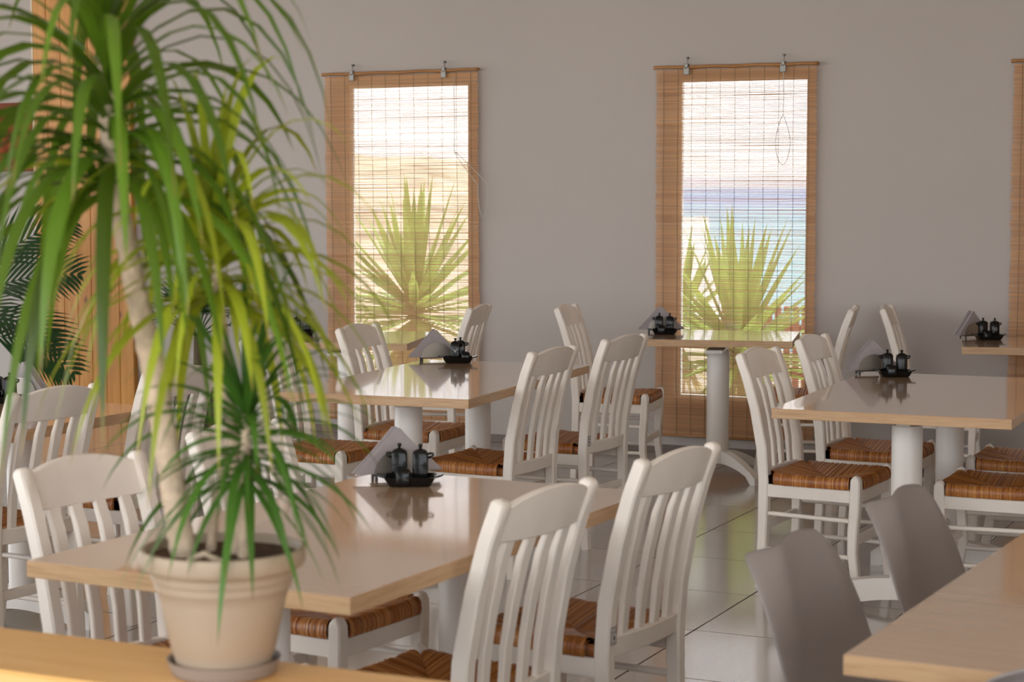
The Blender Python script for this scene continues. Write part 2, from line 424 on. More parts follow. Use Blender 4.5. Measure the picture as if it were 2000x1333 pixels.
# small framed picture on the wall left of it
fp = thing('wall_picture', 'dark red wooden framed picture on the wall left of the pine boards', 'picture', (-8.74, YW-.02, 1.88))
MB().box((0, .004, 0), (.50, .02, .37)).obj('print', canvas_m, fp)
for dx, dz, wx, wz in ((-.265, 0, .045, .46), (.265, 0, .045, .46), (0, .208, .49, .045), (0, -.208, .49, .045)):
    MB().cbox((dx, -.005, dz), (wx, .035, wz), .005).obj('frame_bar', picture_m, fp)

# ------------------------------------------------------------------ bamboo blinds
def blind(x0, x1, z0, z1, label, hooks, cordloop, seed, tilt=0.0):
    rd = random.Random(seed)
    root = thing('bamboo_blind', label, 'blind', ((x0+x1)/2, YW-.035, z1), 0, 'bamboo blinds over the windows')
    root.rotation_euler = (0, tilt, 0)
    W_, H_ = x1-x0, z1-z0
    m = MB(); att = []
    z = -.03; 
    while z > -H_+.012:
        p = .0074*rd.uniform(.88, 1.14); h = p*rd.uniform(.61, .77)
        dy = rd.uniform(-.0012, .0012); sl = rd.uniform(-.0012, .0012); e0 = rd.uniform(-.006, .006); e1 = rd.uniform(-.006, .006)
        y0, y1 = dy-.001, dy+.001
        nseg = 4; vs = []; fs = []
        b1, b2 = rd.uniform(-.0007, .0007), rd.uniform(-.0007, .0007)
        for k in range(nseg+1):
            tt = k/nseg; x = -W_/2+e0 + (W_+e1-e0)*tt
            zz = z + sl*(tt-.5) + b1*math.sin(PI*tt) + b2*math.sin(2*PI*tt)
            vs += [(x, y0, zz-h/2), (x, y0, zz+h/2), (x, y1, zz+h/2), (x, y1, zz-h/2)]
        for k in range(nseg):
            for q in range(4): fs.append((k*4+q, k*4+(q+1) % 4, k*4+4+(q+1) % 4, k*4+4+q))
        fs += [(0, 3, 2, 1), (nseg*4, nseg*4+1, nseg*4+2, nseg*4+3)]
        m.add(vs, fs); att += [rd.random()]*len(vs)
        z -= p
    m.a['strand'] = att
    so_ = m.obj('slat_mat', slat_m, root); so_['kind'] = 'stuff'
    # rods: knobbly bamboo head rod, thinner bottom rod
    pts, rads = [], []
    for k in range(33):
        x = -W_/2-.012 + (W_+.024)*k/32
        pts.append((x, -.008, -.012 + .002*math.sin(k*.7))); rads.append(.0095 if k % 8 else .0115)
    MB().tube(pts, rads, 10).obj('head_rod', bamboo_m, root, True)
    MB().tube([(-W_/2, 0, -H_+.006), (W_/2, 0, -H_+.006)], .007, 8).obj('bottom_rod', bamboo_m, root, True)
    ns = 11
    for k in range(ns):
        x = -W_/2+.045 + (W_-.09)*k/(ns-1)
        MB().tube([(x+.002*math.sin(j*2.1+k), -.003, -.02-(H_-.03)*j/6) for j in range(7)], .0016, 4).obj('string', string_m, root)
    for hx in hooks:
        xx = hx-(x0+x1)/2
        h = MB()
        h.cbox((xx, -.022, -.035), (.034, .006, .042), .002)
        h.cbox((xx, -.010, -.008), (.02, .03, .03), .002)
        h.tube([(xx, -.014, .0), (xx+.004, -.014, .02), (xx, -.01, .045), (xx-.006, -.004, .04)], .004, 6)
        ho = h.obj('hook', hook_m, root, True, 30)
        MB().tube([(xx, .012, .04), (xx, -.012, .04)], .006, 8).obj('screw', blackmetal_m, ho)
    # lift cord ending in a loop
    cx, top, ln, lw, side = cordloop
    cx -= (x0+x1)/2
    pts = [(cx, -.03, -.05), (cx+.003, -.03, -top*.6), (cx, -.03, -top)]
    for k in range(17):
        an = PI/2 - 2*PI*k/16
        s_ = math.sin(an); 
        pts.append((cx + side + lw*math.cos(an)*(1-.45*max(0, s_)) - side*max(0, s_), -.031, -top-ln/2 + ln/2*s_))
    MB().tube(pts, .0024, 5).obj('lift_cord', cord_m, root, True)
    return root
blind(-6.215, -5.155, .095, 2.258, 'bamboo slat blind over the left window, rod slightly tilted', (-6.01, -5.374), (-5.30, .50, .40, .035, .19), 3, R(-.45))
blind(-4.010, -3.062, .105, 2.243, 'bamboo slat blind over the middle window with hanging cord loop', (-3.821, -3.251), (-3.245, .30, .27, .043, 0.0), 4, R(-.1))
blind(-1.985, -.93, .30, 2.228, 'bamboo slat blind cut off by the right edge of the picture', (-1.78, -1.12), (-1.10, .5, .3, .04, 0.0), 5)

# ------------------------------------------------------------------ white taverna chair
PP = [(0, -.200), (.20, -.190), (.42, -.186), (.55, -.196), (.70, -.226), (.82, -.262), (.90, -.292)]
def xb(z):
    for (z0, x0), (z1, x1) in zip(PP, PP[1:]):
        if z <= z1: return x0 + (x1-x0)*(z-z0)/(z1-z0)
    return PP[-1][1]
def make_rush():
    m = MB(); att = []; rd = random.Random(5)
    hx0, hx1, hy = -.176, .196, .196      # outline of seat
    cx, cy = (hx0+hx1)/2, 0
    HX, HY = (hx1-hx0)/2, hy
    prof = [(-.004, .410), (-.009, .422), (-.007, .438), (.004, .450), (.02, .455), (.05, .452), (.09, .445), (.14, .438), (.999, .433)]
    for side in range(4):
        half, deep = (HY, HX) if side % 2 == 0 else (HX, HY)
        nst = int(2*half/.0052); nu = nst*2
        cols = [rd.random() for _ in range(nst)]
        lump = [rd.uniform(-1.5, 1.5) for _ in range(nst)]
        vs = []; aa = []
        ua = half-.034
        NV = 9
        for row in range(NV):
            for k in range(nu+1):
                au = -ua + 2*ua*k/nu
                si = min(nst-1, max(0, int((au+half)/(2*half)*nst)))
                ph = abs(math.sin(PI*(au+half)/(2*half)*nst))
                d = .0016*ph + .0011*lump[si]
                tmax = max(.030, deep*(half-abs(au))/half)
                if row < 4: t_, z0 = [(-.004, .410), (-.009, .424), (-.006, .441), (.005, .452)][row]
                else:
                    q = (row-4)/(NV-5); t_ = .016 + (tmax-.016)*q
                    z0 = .457 - .030*min(1, t_/deep)**.8 - .006*q**3
                z_ = z0 + (d if row > 1 else 0) + .005*(abs(au)/half)**2*(1 if row > 1 else .3)
                inn = t_ - (d if row <= 3 else 0)
                if side == 0: p = (cx+HX-inn, au, z_)
                elif side == 1: p = (cx-au, HY-inn, z_)
                elif side == 2: p = (cx-HX+inn, -au, z_)
                else: p = (cx+au, -HY+inn, z_)
                vs.append(p); aa.append(max(0, min(1, .12 + .5*cols[si] + .38*ph)))
        fs = []
        for i in range(NV-1):
            for k in range(nu): fs.append((i*(nu+1)+k, i*(nu+1)+k+1, (i+1)*(nu+1)+k+1, (i+1)*(nu+1)+k))
        m.add(vs, fs); att += aa
    # rolled core under the weave along the four rails
    n0 = len(m.v)
    for yy in (-hy+.020, hy-.020): m.box((cx, yy, .428), (hx1-hx0-.006, .034, .032))
    for xx in (hx0+.020, hx1-.020): m.box((xx, 0, .428), (.034, 2*hy-.006, .032))
    att += [.45]*(len(m.v)-n0)
    # underside
    o = len(m.v)
    m.add([(hx0+.01, -hy+.01, .410), (hx1-.01, -hy+.01, .410), (hx1-.01, hy-.01, .410), (hx0+.01, hy-.01, .410)], [(0, 3, 2, 1)]); att += [.3]*4
    m.a['strand'] = att
    return m.mesh('rush_seat', rush_m, True)
def make_chair():
    t_ = thing('taverna_chair', '', 'chair')
    mobj('rush_seat', make_rush(), t_)
    for s in (-1, 1):
        y = .180*s
        pts = [(x, y, z) for z, x in PP]
        W_ = [.038]*len(pts); D_ = [.034, .037, .042, .043, .040, .038, .036]
        pts += [(PP[-1][1]-.0025, y, .906), (PP[-1][1]-.004, y, .910)]; W_ += [.033, .026]; D_ += [.027, .016]
        MB().sweep(pts, (0, 1, 0), W_, D_, .005).obj('back_post', white_m, t_, True, 40)
        fp_ = [(.202, 0), (.188, .08), (.176, .17), (.177, .25), (.184, .34), (.186, .42), (.186, .445), (.183, .458), (.179, .464)]
        MB().sweep([(x, .186*s, z) for x, z in fp_], (0, 1, 0), [.036, .036, .037, .038, .04, .04, .04, .036, .022], [.032, .034, .036, .038, .04, .04, .038, .03, .016], .005).obj('front_leg', white_m, t_, True, 40)
        # side rail and rungs
        MB().cbox((0, .184*s, .385), (.345, .022, .050), .003).obj('side_rail', white_m, t_)
        for z in (.29, .15):
            MB().tube([(xb(z), .181*s, z+.005), (.178, .185*s, z)], .0095, 8).obj('rung', white_m, t_, True, 50)
    MB().cbox((.186, 0, .385), (.022, .340, .050), .003).obj('front_rail', white_m, t_)
    MB().cbox((.178, 0, .215), (.014, .345, .042), .003).obj('front_stretcher', white_m, t_)
    MB().cbox((-.189, 0, .245), (.014, .33, .034), .003).obj('rear_stretcher', white_m, t_)
    # crest rail: arched top, bowed backwards in plan
    def bowed(zb, ztop, thick, bow, n=14):
        vs, fs = [], []
        for k in range(n+1):
            y = -.170 + .340*k/n; q = 1-(y/.17)**2
            z0, z1 = zb(q), ztop(q); off = bow*q
            for z, dx in ((z0, 0), (z0, thick), (z1, thick), (z1, 0)):
                vs.append((xb(z)-thick/2+dx-off, y, z))
        for k in range(n):
            for c4 in range(4): fs.append((k*4+c4, k*4+(c4+1) % 4, k*4+4+(c4+1) % 4, k*4+4+c4))
        fs += [(0, 3, 2, 1), (n*4, n*4+1, n*4+2, n*4+3)]
        return MB().add(vs, fs)
    cr_ = bowed(lambda q: .812-.004*q, lambda q: .886+.034*q**.8, .021, .020).obj('crest_rail', white_m, t_, True, 35)
    bv = cr_.modifiers.new('bevel', 'BEVEL'); bv.width = .0035; bv.segments = 2; bv.limit_method = 'ANGLE'
    lr = bowed(lambda q: .412, lambda q: .462, .024, .016).obj('lower_back_rail', white_m, t_, True, 35)
    bv = lr.modifiers.new('bevel', 'BEVEL'); bv.width = .003; bv.segments = 2; bv.limit_method = 'ANGLE'
    for y in (-.111, -.037, .037, .111):
        q = 1-(y/.17)**2
        pts = [(xb(.45)-.014*q, y, .45), (xb(.56)-.016*q+.002, y*1.01, .56), (xb(.66)-.017*q+.005, y*1.02, .66), (xb(.76)-.018*q+.006, y*1.03, .76), (xb(.82)-.020*q, y*1.03, .825)]
        MB().sweep(pts, (0, 1, 0), [.031, .032, .034, .036, .036], [.016, .018, .019, .018, .012], .003).obj('slat', white_m, t_, True, 40)
    return t_
proto = make_chair()
sticker_mesh = MB().cbox((0, 0, 0), (.0016, .028, .046), .0004).mesh('price_tag', label_m)
sticker_in = MB().box((-.0011, 0, -.006), (.0008, .018, .020)).box((-.0011, 0, .014), (.0008, .018, .004)).mesh('tag_print', mark_m)
sticker_dot = MB().box((-.0018, 0, -.006), (.0006, .006, .011)).mesh('tag_symbol', blackmetal_m)
CH = [  # x, y, heading (deg), sticker, label
    (-2.600, 3.700, -10.0, 0, 'white slatted chair left of the beige plant pot, at the front table'),
    (-2.628, 4.442, -6.5, 0, 'white chair mostly hidden behind the dracaena stems and pot, at the front table'),
    (-1.986, 3.858, 172.0, 0, 'large white slatted chair nearest the camera, right of the front table'),
    (-1.932, 4.545, 171.5, 1, 'white slatted chair with small tag, second on the right of the front table'),
    (-3.415, 7.112, 176.5, 0, 'white chair with lit rush seat, near right side of the middle table'),
    (-3.385, 7.822, 174.5, 1, 'white chair with small tag at the far right side of the middle table'),
    (-4.163, 7.869, 2.1, 0, 'white chair seen against the left window, far left side of the middle table'),
    (-4.195, 7.120, -1.0, 0, 'white chair half hidden by leaves, near left side of the middle table'),
    (-2.071, 7.352, -4.3, 0, 'white chair with full rush seat in view, near left corner of the right table'),
    (-2.072, 8.126, -1.3, 0, 'white chair at the far left side of the right table'),
    (-1.405, 7.372, 180.0, 0, 'white chair on the right of the right table, nearer rush seat of two'),
    (-1.439, 8.089, 180.0, 0, 'white chair on the right of the right table, farther rush seat of two'),
    (-3.872, 9.657, 8.6, 0, 'white chair left of the small table at the middle window'),
    (-3.008, 10.092, 191.0, 0, 'white chair seen edge-on right of the small table at the middle window'),
    (-2.283, 10.300, 8.0, 0, 'white chair against the wall facing the table at the far right'),
    (-4.869, 9.360, 190.2, 0, 'white chair right of the small table at the left window'),
    (-4.262, 5.071, 172.8, 0, 'white slatted chair at the left picture edge beside the left table'),
    (-4.300, 5.808, 176.0, 0, 'white chair behind the plant trunk at the left table'),
]
for i, (x, y, hd, st, lb) in enumerate(CH):
    if i == 0:
        o = proto; o.location = (x, y, 0); o.rotation_euler = (0, 0, R(hd)); o['label'] = lb; o['group'] = 'white rush-seated chairs'
    else:
        o = dup(proto, (x, y, 0), R(hd), lb, 'white rush-seated chairs')
for i, (x, y, hd, st, lb) in enumerate(CH):
    if st:
        o = [q for q in C.objects if q.get('label') == lb][0]
        s_ = mobj('price_tag', sticker_mesh, o, (xb(.47)-.0225, .180, .47)); s_.rotation_euler = (0, R(0), 0)
        mobj('tag_print', sticker_in, s_); mobj('tag_symbol', sticker_dot, s_)

# ------------------------------------------------------------------ oak topped tables
TZ, TT = .765, .036
def table_top(w_, l_):
    top = MB().cbox((0, 0, TZ-.0009-.001), (w_-.002, l_-.002, .0018), .0005)
    return top
def make_table(label, x, y, rot, w_, l_, cols, single=False, bar=True):
    t_ = thing('dining_table', label, 'table', (x, y, 0), R(rot), 'oak-topped white pedestal tables')
    MB().cbox((0, 0, TZ-.0011), (w_-.001, l_-.001, .0022), .0008).obj('table_top', oak_m, t_)
    MB().cbox((0, 0, TZ-.0022-(TT-.0022)/2), (w_, l_, TT-.0022), .001).obj('edge_band', oakedge_m, t_)
    zt = TZ-TT
    if single:
        MB().cbox((0, 0, zt-.012), (w_*.7, .09, .024), .003).obj('bearer', ped_m, t_)
        MB().cbox((0, 0, zt-.034), (.09, l_*.7, .02), .003).obj('bearer', ped_m, t_)
        MB().lathe([(.058, 0.085), (.06, .10), (.06, zt-.05), (.058, zt-.044)], 28).obj('column', ped_m, t_, True, 40)
        for a in (45, 135, 225, 315):
            vs, fs = [], []
            N = 8
            for k in range(N+1):
                r0 = .03 + .30*k/N; q = k/N
                zt_ = .155 - .115*q**1.6; zb_ = max(0, .085*(1-q**2.2) if q < .86 else 0)
                if q >= .99: zt_ = .036
                for yy, zz in ((-.022, zb_), (.022, zb_), (.022, zt_), (-.022, zt_)):
                    c_, s_ = math.cos(R(a)), math.sin(R(a))
                    vs.append((r0*c_-yy*s_, r0*s_+yy*c_, zz))
            for k in range(N):
                for c4 in range(4): fs.append((k*4+c4, k*4+(c4+1) % 4, k*4+4+(c4+1) % 4, k*4+4+c4))
            fs += [(0, 3, 2, 1), (N*4, N*4+1, N*4+2, N*4+3)]
            MB().add(vs, fs).obj('foot', ped_m, t_, True, 40)
        return t_
    MB().cbox((0, 0, zt-.03), (.05, 2*cols+.16, .02), .003).obj('bearer', ped_m, t_)
    for s in (-1, 1):
        MB().cbox((0, s*cols, zt-.010), (w_*.72, .07, .02), .003).obj('bearer', ped_m, t_)
        MB().lathe([(.054, .10), (.056, .12), (.056, zt-.05), (.053, zt-.04)], 28, (0, s*cols, 0)).obj('column', ped_m, t_, True, 40)
        vs, fs = [], []; N = 16
        for k in range(N+1):
            q = -1 + 2*k/N; xx = q*.31; aq = abs(q)
            zt_ = .125 - .055*aq**2; zb_ = max(0, .045*(1-(aq/.8)**2)) if aq < .8 else 0
            if aq > .95: zt_ = .055
            for yy, zz in ((-.032, zb_), (.032, zb_), (.032, zt_), (-.032, zt_)): vs.append((xx, s*cols+yy, zz))
        for k in range(N):
            for c4 in range(4): fs.append((k*4+c4, k*4+(c4+1) % 4, k*4+4+(c4+1) % 4, k*4+4+c4))
        fs += [(0, 3, 2, 1), (N*4, N*4+1, N*4+2, N*4+3)]
        MB().add(vs, fs).obj('foot', ped_m, t_, True, 40)
        if not bar: continue
        # tusk tenon: bar end through the column, with a tapered wedge
        MB().cbox((0, s*(cols+.085), .185), (.028, .06, .05), .003).obj('tenon', ped_m, t_)
        MB().sweep([(.0, s*(cols+.085), .130), (0, s*(cols+.085), .225), (0, s*(cols+.085), .25)], (1, 0, 0), [.020, .020, .010], [.022, .036, .012], .003).obj('wedge', ped_m, t_)
    if bar: MB().cbox((0, 0, .185), (.03, 2*cols-.11, .07), .003).obj('stretcher', ped_m, t_)
    return t_
make_table('oak-topped white table in front, behind the potted plant', -2.240, 4.005, -2.4, .815, 1.475, .44)
make_table('oak-topped white table in the middle, before the left window', -3.655, 7.175, 5.0, .79, 1.48, .385, bar=False)
make_table('oak-topped white table at right with two round columns in view', -1.687, 7.427, 1.8, .845, 1.48, .42)
make_table('small oak-topped table with a single column at the middle window', -3.360, 9.800, 13.5, .82, .69, 0, True)
make_table('oak-topped table cut off by the right picture edge at the wall', -1.703, 10.03, 12.4, .82, .70, 0, True)
make_table('small oak-topped table at the left window, chair on its right', -5.091, 8.882, 16.1, .80, .80, 0, True)
make_table('oak-topped table at the left picture edge before the pine boards', -4.515, 5.10, -1.0, .80, 1.42, .42, bar=False)
make_table('bare oak-topped table in the bottom right corner among grey chairs', -.435, 3.940, -2.8, .80, 1.50, .26)

# ------------------------------------------------------------------ condiment sets
def rbox_prof(a, ch):   # rounded square outline
    pts = []
    for cx_, cy_, a0 in ((a-ch, a-ch, 0), (-a+ch, a-ch, 90), (-a+ch, -a+ch, 180), (a-ch, -a+ch, 270)):
        for k in range(4):
            an = R(a0 + 30*k); pts.append((cx_+ch*math.cos(an), cy_+ch*math.sin(an)))
    return pts
def stack_rings(rings):  # rings: list of (half, corner, z)
    m = MB(); n = 16; vs, fs = [], []
    for a, ch, z in rings:
        for x, y in rbox_prof(a, ch): vs.append((x, y, z))
    for i in range(len(rings)-1):
        for k in range(n): fs.append((i*n+k, i*n+(k+1) % n, (i+1)*n+(k+1) % n, (i+1)*n+k))
    fs += [tuple(range(n-1, -1, -1)), tuple(range((len(rings)-1)*n, len(rings)*n))]
    return m.add(vs, fs)
def canister(kind):
    t_ = thing('cruet', '', 'cruet')
    stack_rings([(.0195, .0045, 0), (.021, .005, .003), (.021, .005, .080), (.0198, .005, .0825)]).obj('body', black_m, t_, True, 40)
    lid = stack_rings([(.0196, .005, .0827), (.0190, .006, .0855), (.012, .008, .0900), (.006, .005, .0925)]).obj('lid', black_m, t_, True, 50)
    MB().lathe([(.003, .0925), (.0032, .0955), (.0058, .0985), (.0062, .102), (.0045, .105), (.001, .106)], 12).obj('knob', black_m, lid, True)
    MB().tube([(.0205, 0, .068), (.029, 0, .070), (.0345, 0, .0745), (.0345, 0, .0785), (.029, 0, .080), (.0205, 0, .078)], .0032, 6).obj('handle', black_m, t_, True)
    if kind == 'V':
        MB().sweep([(-.006, -.0213, .056), (0, -.0213, .042)], (0, 1, 0), .0006, .0028, .0001).obj('letter_mark', mark_m, t_)
        MB().sweep([(.006, -.0213, .056), (0, -.0213, .042)], (0, 1, 0), .0006, .0028, .0001).obj('letter_mark', mark_m, t_)
    if kind == 'O':
        MB().tube([(.0062*math.cos(2*PI*k/14), -.0212, .049+.0075*math.sin(2*PI*k/14)) for k in range(15)], .0011, 5).obj('letter_mark', mark_m, t_)
    return t_
def small_pot():
    t_ = thing('toothpick_pot', '', 'pot')
    stack_rings([(.0185, .005, 0), (.020, .005, .003), (.020, .005, .036), (.0185, .005, .038)]).obj('body', black_m, t_, True, 40)
    stack_rings([(.017, .006, .0382), (.0145, .008, .042), (.010, .008, .044)]).obj('lid', black_m, t_, True, 50)
    return t_
def make_tray():
    t_ = thing('cruet_tray', '', 'tray')
    # hollow rounded tray
    R0 = [(.046, .006, 0), (.050, .008, .003), (.0605, .010, .024), (.062, .010, .026), (.059, .010, .026), (.048, .008, .006)]
    m = stack_rings(R0); m.v = [(x*1.12, y*.80, z) for x, y, z in m.v]
    m.obj('dish', black_m, t_, True, 40)
    for s in (-1, 1):
        vs = []
        N = 8
        for k in range(N+1):
            an = -PI/2 + PI*k/N
            for z in (.022, .027): vs.append((s*(.064+.026*math.cos(an)), .030*math.sin(an), z + .004*math.cos(an)))
        fs = [(2*k, 2*k+2, 2*k+3, 2*k+1) for k in range(N)] + [tuple(2*k for k in range(N, -1, -1)), tuple(2*k+1 for k in range(N+1)), (0, 1, 2*N+1, 2*N)]
        MB().add(vs, fs).obj('handle', black_m, t_)
    return t_
def make_holder():
    t_ = thing('napkin_holder', '', 'napkin holder')
    for s in (-1, 1):
        vs = []; N = 18
        for k in range(N+1):
            an = PI*k/N
            for y in (-.0008, .0008): vs.append((.072*math.cos(an), s*.021+y, .016+.068*math.sin(an)))
        fs = [(2*k, 2*k+1, 2*k+3, 2*k+2) for k in range(N)] + [tuple(2*k for k in range(N+1)), tuple(2*k+1 for k in range(N, -1, -1)), (0, 2*N, 2*N+1, 1)]
        MB().add(vs, fs).obj('plate', plate_m, t_)
        for s2 in (-1, 1): MB().lathe([(.004, 0), (.0045, .004), (.0035, .013)], 8, (s2*.066, s*.018, 0)).obj('foot', blackmetal_m, t_)
    MB().cbox((0, 0, .0145), (.148, .048, .004), .001).obj('base', blackmetal_m, t_)
    return t_
def make_napkins():
    t_ = thing('napkin_stack', '', 'napkins')
    rd = random.Random(11)
    for k in range(6):
        y = -.0145 + .0050*k; dx = rd.uniform(-.004, .004); dz = rd.uniform(-.002, .004); a = rd.uniform(-.04, .04)
        vs = []
        hb, hh = .122, .120
        for yy in (y, y+.0040):
            for x, z in ((-hb, 0), (-.06, 0), (0, 0), (.06, 0), (hb, 0), (.061, .0605), (.004, hh), (-.004, hh), (-.061, .0605)):
                bend = .006*(x/hb)**2*(1 if k > 2 else -1)*(abs(k-2.5)/2.5)
                ca, sa = math.cos(a), math.sin(a)
                vs.append((x*ca-z*sa+dx, yy+bend, max(.0168, x*sa+z*ca+.019+dz)))
        n = 9
        fs = [(0, 1, 8), (1, 2, 7, 8), (2, 3, 5, 6, 7), (3, 4, 5)]
        f2 = [tuple(i+n for i in reversed(f)) for f in fs]
        ed = [(i, i+n, (i+1) % n+n, (i+1) % n) for i in range(n)]
        MB().add(vs, fs+f2+ed).obj('napkin', napkin_m, t_)
    return t_
protoV, protoO, protoP, protoS = canister('V'), canister('O'), canister(''), small_pot()
protoT, protoH, protoN = make_tray(), make_holder(), make_napkins()
used = set()
def put(p, loc, rz, label, group):
    if p.name in used: return dup(p, loc, rz, label, group)
    used.add(p.name); p.location = loc; p.rotation_euler = (0, 0, rz); p['label'] = label; p['group'] = group
    return p
def cond_set(tx, ty, rot, nap, where, kinds, scale=1.0, flip=False):
    """tray centre on the table; nap = napkin offset (right, back) and heading"""
    z = TZ
    c_, s_ = math.cos(R(rot)), math.sin(R(rot))
    def at(u, v): return (tx + u*c_ - v*s_, ty + u*s_ + v*c_)
    put(protoT, (*at(0, 0), z), R(rot), 'black ceramic two-handled tray on %s' % where, 'cruet trays')
    ul = -.028; ur = .028
    zz = z+.0065
    pr_ = {'V': protoV, 'O': protoO, '': protoP}
    if flip:    # tall ones stand behind each other, small pot at right
        put(pr_[kinds[0]], (*at(-.012, -.014), zz), R(rot)+0, 'black cruet standing in front on the tray of %s' % where, 'black cruets')
        put(pr_[kinds[1]], (*at(.010, .030), zz), R(rot)+0, 'black cruet standing at the back on the tray of %s' % where, 'black cruets')
        put(protoS, (*at(.034, -.014), zz), R(rot), 'small black pot with lid on the tray of %s' % where, 'small black pots')
    else:
        o = put(pr_[kinds[0]], (*at(ul, .012), zz), R(rot)+PI, 'left black lidded cruet on the tray of %s' % where, 'black cruets')
        put(pr_[kinds[1]], (*at(ur, -.006), zz), R(rot), 'right black lidded cruet on the tray of %s' % where, 'black cruets')
        put(protoS, (*at(-.018, -.0305), zz), R(rot), 'small black pot with lid on the tray of %s' % where, 'small black pots')
    u, v, hd = nap
    put(protoH, (*at(u, v), z), R(hd), 'steel napkin holder on %s' % where, 'napkin holders')
    put(protoN, (*at(u, v), z), R(hd), 'grey folded paper napkins fanned upright on %s' % where, 'napkin stacks')
cond_set(-2.425, 4.555, 27, (-.035, .115, 45), 'the front table behind the plant', ('', ''))
cond_set(-3.905, 7.800, 25, (-.105, .10, 40), 'the middle table', ('V', ''), flip=True)
cond_set(-1.972, 8.010, 25, (-.07, .115, 38), 'the right table', ('', ''))
cond_set(-3.650, 9.760, 22, (-.015, .10, 24), 'the small table at the middle window', ('', ''))
cond_set(-2.000, 10.11, 28, (-.06, .105, 62), 'the table at the far right edge', ('', 'O'))
cond_set(-5.360, 8.86, 28, (-.02, .10, 25), 'the small table at the left window', ('', ''))
cond_set(-4.705, 5.66, 20, (.05, .115, -8), 'the table at the left edge', ('', ''))

# ------------------------------------------------------------------ grey shell chairs
def make_shell():
    t_ = thing('shell_chair', '', 'chair')
    prof = [(.235, .425, .185), (.215, .442, .20), (.12, .440, .222), (.0, .430, .232), (-.09, .432, .236), (-.155, .458, .240), (-.188, .52, .242), (-.208, .60, .240), (-.226, .68, .232), (-.242, .745, .218), (-.258, .79, .196), (-.278, .822, .160)]
    NU = 20; vs, fs = [], []
    for i, (x, z, hw) in enumerate(prof):
        v = i/(len(prof)-1)
        back = min(1, max(0, (z-.44)/.14)) if i > 4 else 0
        for k in range(NU+1):
            u = -1+2*k/NU; au = abs(u)
            wrap = au**2
            fl = max(0, (au-.58)/.42)**1.8
            xx = x + back*(.034*wrap - (.018+.060*max(0, (v-.6)/.4))*fl)
            zz = z + (1-back)*(.050*wrap - .012*fl)*(0.25 if i == 0 else 1)
            yy = hw*u*(1+.05*fl)
            if i >= 9: zz -= .022*au**2*(i-8)/3
            vs.append((xx, yy, zz))
    for i in range(len(prof)-1):
        for k in range(NU): fs.append((i*(NU+1)+k, i*(NU+1)+k+1, (i+1)*(NU+1)+k+1, (i+1)*(NU+1)+k))
    o = MB().add(vs, fs).obj('shell', grey_m, t_, True)
    so2 = o.modifiers.new('thickness', 'SOLIDIFY'); so2.thickness = .009; so2.offset = 0
    sb = o.modifiers.new('smooth', 'SUBSURF'); sb.levels = 1; sb.render_levels = 1
    MB().lathe([(.03, .395), (.12, .40), (.13, .418), (.05, .425)], 20, (.02, 0, 0)).obj('seat_base', grey_m, t_, True)
    for sx_, sy_ in ((1, 1), (1, -1), (-1, 1), (-1, -1)):
        MB().tube([(.02+.10*sx_, .10*sy_, .408), (.02+.21*sx_, .20*sy_, 0)], [.017, .010], 10).obj('leg', beech_m, t_, True)
    return t_
sh = make_shell()
SH = [(-.930, 3.985, -5, 'grey plastic shell chair nearest the camera left of the corner table'), (-.870, 4.72, -5, 'grey plastic shell chair farther back left of the corner table'),
      (-.405, 3.362, 90, 'grey plastic shell chair cut off by the bottom right picture corner')]
for i, (x, y, hd, lb) in enumerate(SH):
    if i == 0:
        sh.location = (x, y, 0); sh.rotation_euler = (0, 0, R(hd)); sh['label'] = lb; sh['group'] = 'grey shell chairs'
    else: dup(sh, (x, y, 0), R(hd), lb, 'grey shell chairs')

# ------------------------------------------------------------------ counter with potted dracaena
ct = thing('counter', 'pine-topped low counter in the foreground carrying the potted plant', 'counter', (-1.9, 2.525, 0))
MB().cbox((0, 0, .78), (3.4, .245, .04), .006).obj('counter_top', pine_m, ct)
MB().box((0, 0, .38), (3.3, .17, .76)).obj('counter_body', wall_m, ct)

PB = Vector((-1.690, 2.548, .80))
U_ = Vector((math.cos(R(25)), math.sin(R(25)), 0)); V_ = Vector((-math.sin(R(25)), math.cos(R(25)), 0))
plant = thing('potted_dracaena', 'tall potted dracaena with arching strap leaves on the foreground counter', 'plant', PB)
MB().lathe([(.078, .0), (.082, .002), (.088, .020), (.090, .024), (.0865, .024), (.078, .006)], 48).obj('saucer', saucer_m, plant, True, 35)
MB().lathe([(.068, .006), (.074, .008), (.0775, .03), (.0795, .032), (.080, .036), (.0815, .038), (.0985, .118), (.1035, .136), (.107, .139), (.1085, .150), (.112, .153), (.1145, .165), (.1265, .172), (.1295, .178), (.1300, .196), (.1285, .200), (.1235, .201), (.121, .196), (.118, .180)], 56).obj('pot', pot_m, plant, True, 35)
